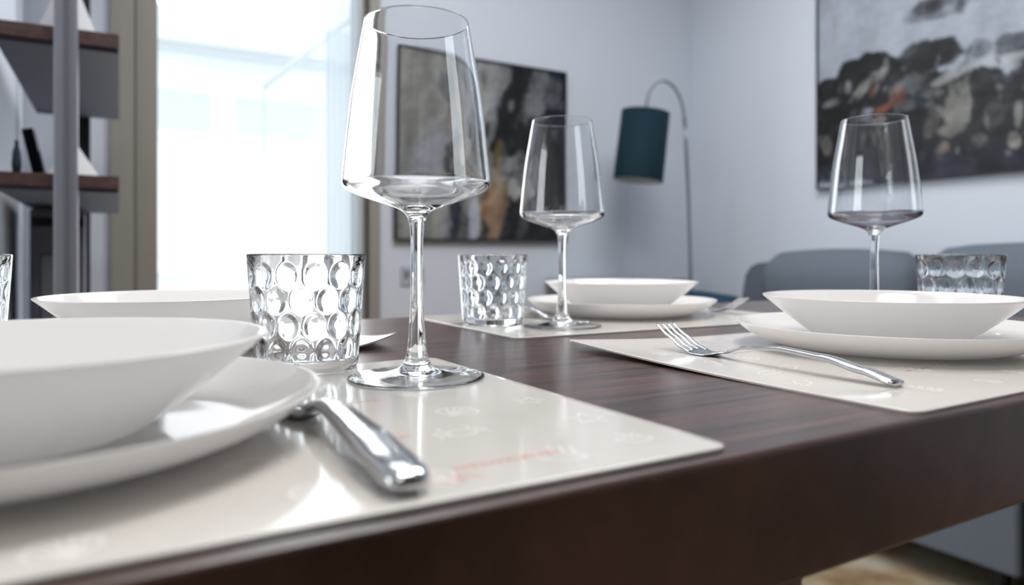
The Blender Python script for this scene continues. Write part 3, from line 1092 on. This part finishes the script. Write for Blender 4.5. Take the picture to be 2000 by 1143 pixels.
for o in gl0.children:
    if o.name.startswith('foot'):
        orient(o, lambda c, n_: n_.z if c.z > .0028 else 0)
    elif o.name.startswith('stem'):
        orient(o, lambda c, n_: n_.x * c.x + n_.y * c.y)
    else:
        # the inner wall faces the axis, the outer wall faces away: use the outer cone under the bowl
        orient(o, lambda c, n_: (n_.x * c.x + n_.y * c.y) if c.z < .1085 else 0)
GL = [((.181, .4304), 'large wine glass nearest the viewer, between tumbler and knife'),
      ((.4526, .662), 'middle wine glass on the far side, in front of the far bowl'),
      ((.744, .480), 'wine glass at the right, behind the near right bowl')]
for i, ((x, y), lab) in enumerate(GL):
    g = gl0 if i == 0 else copy_tree(gl0)
    g.location = (x, y, ZM)
    tag(g, lab, 'wine glass', 'stemmed wine glasses')

# ================================================================ dimpled tumblers
TH_, RB, RT = .0800, .0350, .0404
NA, NZ = 168, 96
ROWS, COLS = 4, 13


def tumbler_mesh():
    V, F = [], []

    def ro(z):
        return RB + (RT - RB) * (z / TH_)
    pitch = .0168
    z0 = .0150
    da = 2 * math.pi / COLS

    def inner(a, z):
        best = 9.0
        for r_ in range(ROWS):
            zc = z0 + r_ * pitch
            dz = (z - zc) / (pitch * .60)
            off = .5 * (r_ % 2)
            ka = (a / da - off)
            dk = ka - round(ka)
            d2 = (dk / .47) ** 2 + dz * dz
            best = min(best, d2)
        cup = max(0.0, 1 - best)
        cup = cup * cup * (3 - 2 * cup)
        base_r = ro(z) - .0048
        if z > z0 + (ROWS - 1) * pitch:
            t = min(1, (z - z0 - (ROWS - 1) * pitch) / (TH_ - z0 - (ROWS - 1) * pitch))
            base_r += .0026 * t * t
        return base_r - .0015 * cup + .0007
    rings = []
    # outer surface
    rings.append([('c', 0.0012)])
    for r_, z in ((RB * .5, .0012), (RB * .82, .0010), (RB - .004, .0002), (RB - .0022, 0.0), (RB - .0006, .0006)):
        rings.append([(r_, z)] * NA)
    for k in range(1, 14):
        z = .0016 + (TH_ - .0032) * k / 13
        rings.append([(ro(z), z)] * NA)
    rings.append([(RT - .0001, TH_ - .0007)] * NA)
    rings.append([(RT - .0006, TH_ - .0001)] * NA)
    rings.append([(RT - .0013, TH_)] * NA)
    rings.append([(RT - .0020, TH_ - .0006)] * NA)
    zb = .0085
    for k in range(NZ + 1):
        z = TH_ - .0016 - (TH_ - .0016 - zb) * k / NZ
        rings.append([(inner(2 * math.pi * i / NA, z), z) for i in range(NA)])
    rings.append([(RB - .0075, zb - .0013)] * NA)
    rings.append([(RB - .012, zb - .0016)] * NA)
    rings.append([(RB * .3, zb - .0016)] * NA)
    rings.append([('c', zb - .0016)])
    idx = []
    for rg in rings:
        if len(rg) == 1:
            idx.append([len(V)])
            V.append((0, 0, rg[0][1]))
        else:
            idx.append(list(range(len(V), len(V) + NA)))
            V.extend((r_ * math.cos(2 * math.pi * i / NA), r_ * math.sin(2 * math.pi * i / NA), z) for i, (r_, z) in enumerate(rg))
    for a, b in zip(idx[:-1], idx[1:]):
        for k in range(NA):
            k2 = (k + 1) % NA
            if len(a) == 1:
                F.append((a[0], b[k], b[k2]))
            elif len(b) == 1:
                F.append((a[k], a[k2], b[0]))
            else:
                F.append((a[k], a[k2], b[k2], b[k]))
    return V, F


tv_, tf_ = tumbler_mesh()
tum0 = obj('dimpled_tumbler', tv_, tf_, M['pressed'], None, True)
TU = [((.1306, .508), 'dimpled glass tumbler nearest the viewer, beside the large wine glass', 0),
      ((.4005, .7273), 'dimpled tumbler on the far side, left of the middle wine glass', 20),
      ((.773, .405), 'dimpled tumbler at the right edge behind the near right bowl', 50),
      ((-.098, .735), 'dimpled tumbler cut off by the left edge of the picture', 75)]
for i, ((x, y), lab, a) in enumerate(TU):
    t = tum0 if i == 0 else copy_tree(tum0)
    t.location = (x, y, ZM)
    t.rotation_euler.z = R(a)
    tag(t, lab, 'tumbler', 'dimpled glass tumblers')


# ================================================================ cutlery (built along +Y from the handle end)
def loft(stations, n=20, power=2.4):
    """stations: (y, x, z, width, thickness)"""
    V, F = [], []
    for (y, x, z, wd, th) in stations:
        for k in range(n):
            a = 2 * math.pi * k / n
            c, s = math.cos(a), math.sin(a)
            V.append((x + wd / 2 * math.copysign(abs(c) ** (2 / power), c), y, z + th / 2 * math.copysign(abs(s) ** (2 / power), s)))
    m_ = len(stations)
    for i in range(m_ - 1):
        for k in range(n):
            a, b = i * n + k, i * n + (k + 1) % n
            F.append((a, b, b + n, a + n))
    F.append(tuple(range(n)))
    F.append(tuple((m_ - 1) * n + k for k in range(n)))
    return V, F


FZ = [(0, .0024), (.02, .0068), (.05, .0118), (.085, .0138), (.115, .0112), (.135, .0055), (.150, .0022), (.160, .0024), (.172, .0058), (.186, .0130), (.202, .0218)]
FW = [(0, .0105), (.004, .0135), (.03, .0130), (.07, .0092), (.11, .0064), (.130, .0062), (.141, .0110), (.150, .0205), (.158, .0240), (.165, .0244)]
FT = [(0, .0042), (.03, .0046), (.08, .0036), (.12, .0028), (.14, .0022), (.165, .0018), (.202, .0014)]
fork0 = empty('dinner_fork')
st = [(y, 0, interp(FZ, y), interp(FW, y), interp(FT, y)) for y in np.linspace(0, .134, 46)]
obj('handle', *loft(st), M['steel'], fork0, True)
st = [(y, 0, interp(FZ, y), interp(FW, y), interp(FT, y)) for y in np.linspace(.132, .1655, 16)]
obj('head', *loft(st, 24, 3.2), M['steel'], fork0, True)
for k in range(4):
    xc = (-1.5 + k) * .0063
    st = []
    for y in np.linspace(.162, .202, 16):
        t = (y - .162) / .04
        st.append((y, xc * (1 - .05 * t), interp(FZ, y), .0050 - .0024 * t, interp(FT, y)))
    obj('tine', *loft(st, 12, 2.6), M['steel'], fork0, True)
tag(fork0, 'steel fork lying on the near right placemat, tines up, left of the plate', 'fork', 'steel forks')
fork0.location = (.4150, .2520, ZM)
fork0.rotation_euler.z = R(.3)
fk = copy_tree(fork0)
fk.location = (.752, .872, ZM)
fk.rotation_euler.z = R(180)
tag(fk, 'blurred steel fork beyond the far plate, tines tipping up towards the right', 'fork')

KZ = [(0, .0046), (.02, .0066), (.05, .0092), (.08, .0112), (.105, .0112), (.120, .0085), (.132, .0050), (.14, .0030)]
KW = [(0, .0130), (.005, .0170), (.03, .0182), (.07, .0140), (.10, .0108), (.120, .0100), (.14, .0105)]
KT = [(0, .0060), (.006, .0086), (.04, .0090), (.08, .0074), (.11, .0052), (.13, .0046), (.14, .0038)]
kn0 = empty('table_knife')
st = [(y, 0, interp(KZ, y), interp(KW, y), interp(KT, y)) for y in np.linspace(0, .14, 50)]
st = [(-.0016, 0, .0044, .0075, .0032)] + st
obj('handle', *loft(st, 24, 2.3), M['steel'], kn0, True)
st = []
for y in np.linspace(.126, .215, 24):
    t = (y - .126) / .089
    wd = (.012 + .009 * min(1, t * 5)) * (1 if t < .75 else max(.12, 1 - ((t - .75) / .25) ** 2 * .9))
    st.append((y, -.003 - .003 * min(1, t * 4) + .004 * t * t, .0024 if t > .1 else .0032, wd, .0042 - .0028 * min(1, t * 2)))
obj('blade', *loft(st, 16, 3), M['steel'], kn0, True)
tag(kn0, 'polished steel knife in the foreground, blade tucked under the nearest plate', 'knife', 'steel knives')
kn0.location = (.0898, .2185, ZM)
kn0.rotation_euler.z = R(-1)
kk = copy_tree(kn0)
kk.location = (.476, .880, ZM)
kk.rotation_euler.z = R(184)
tag(kk, 'steel knife on the far placemat, seen between the far tumbler and plate', 'knife')

# ================================================================ table ceiling lamp and added fill lamps (out of the picture)
for x, y, pw, colr, lab in ((.55, .55, 24, (1, .98, .955), 'large round white ceiling light over the table, outside the picture'),
                            (1.60, 1.25, 27, (.97, .985, 1), 'added round fill light between sofa and back wall, outside the picture'),
                            (-.45, -.9, 9, (1, .98, .95), 'added round fill light behind the viewer, outside the picture'),
                            (.75, 2.0, 7, (.97, .985, 1), 'added round fill light in front of the tall window, outside the picture')):
    cl = empty('ceiling_or_fill_lamp', (x, y, CEIL))
    tag(cl, lab, 'ceiling light', 'round ceiling lights')
    obj('housing', *lathe([(0, 0), (.53, 0), (.53, -.03), (.515, -.035), (.505, -.02), (0, -.02)], 64), M['lampwhite'], cl)
    area('downlight', (x, y, CEIL - .038), (x, y, 0), 1.0, 1.0, pw, colr, 'DISK')
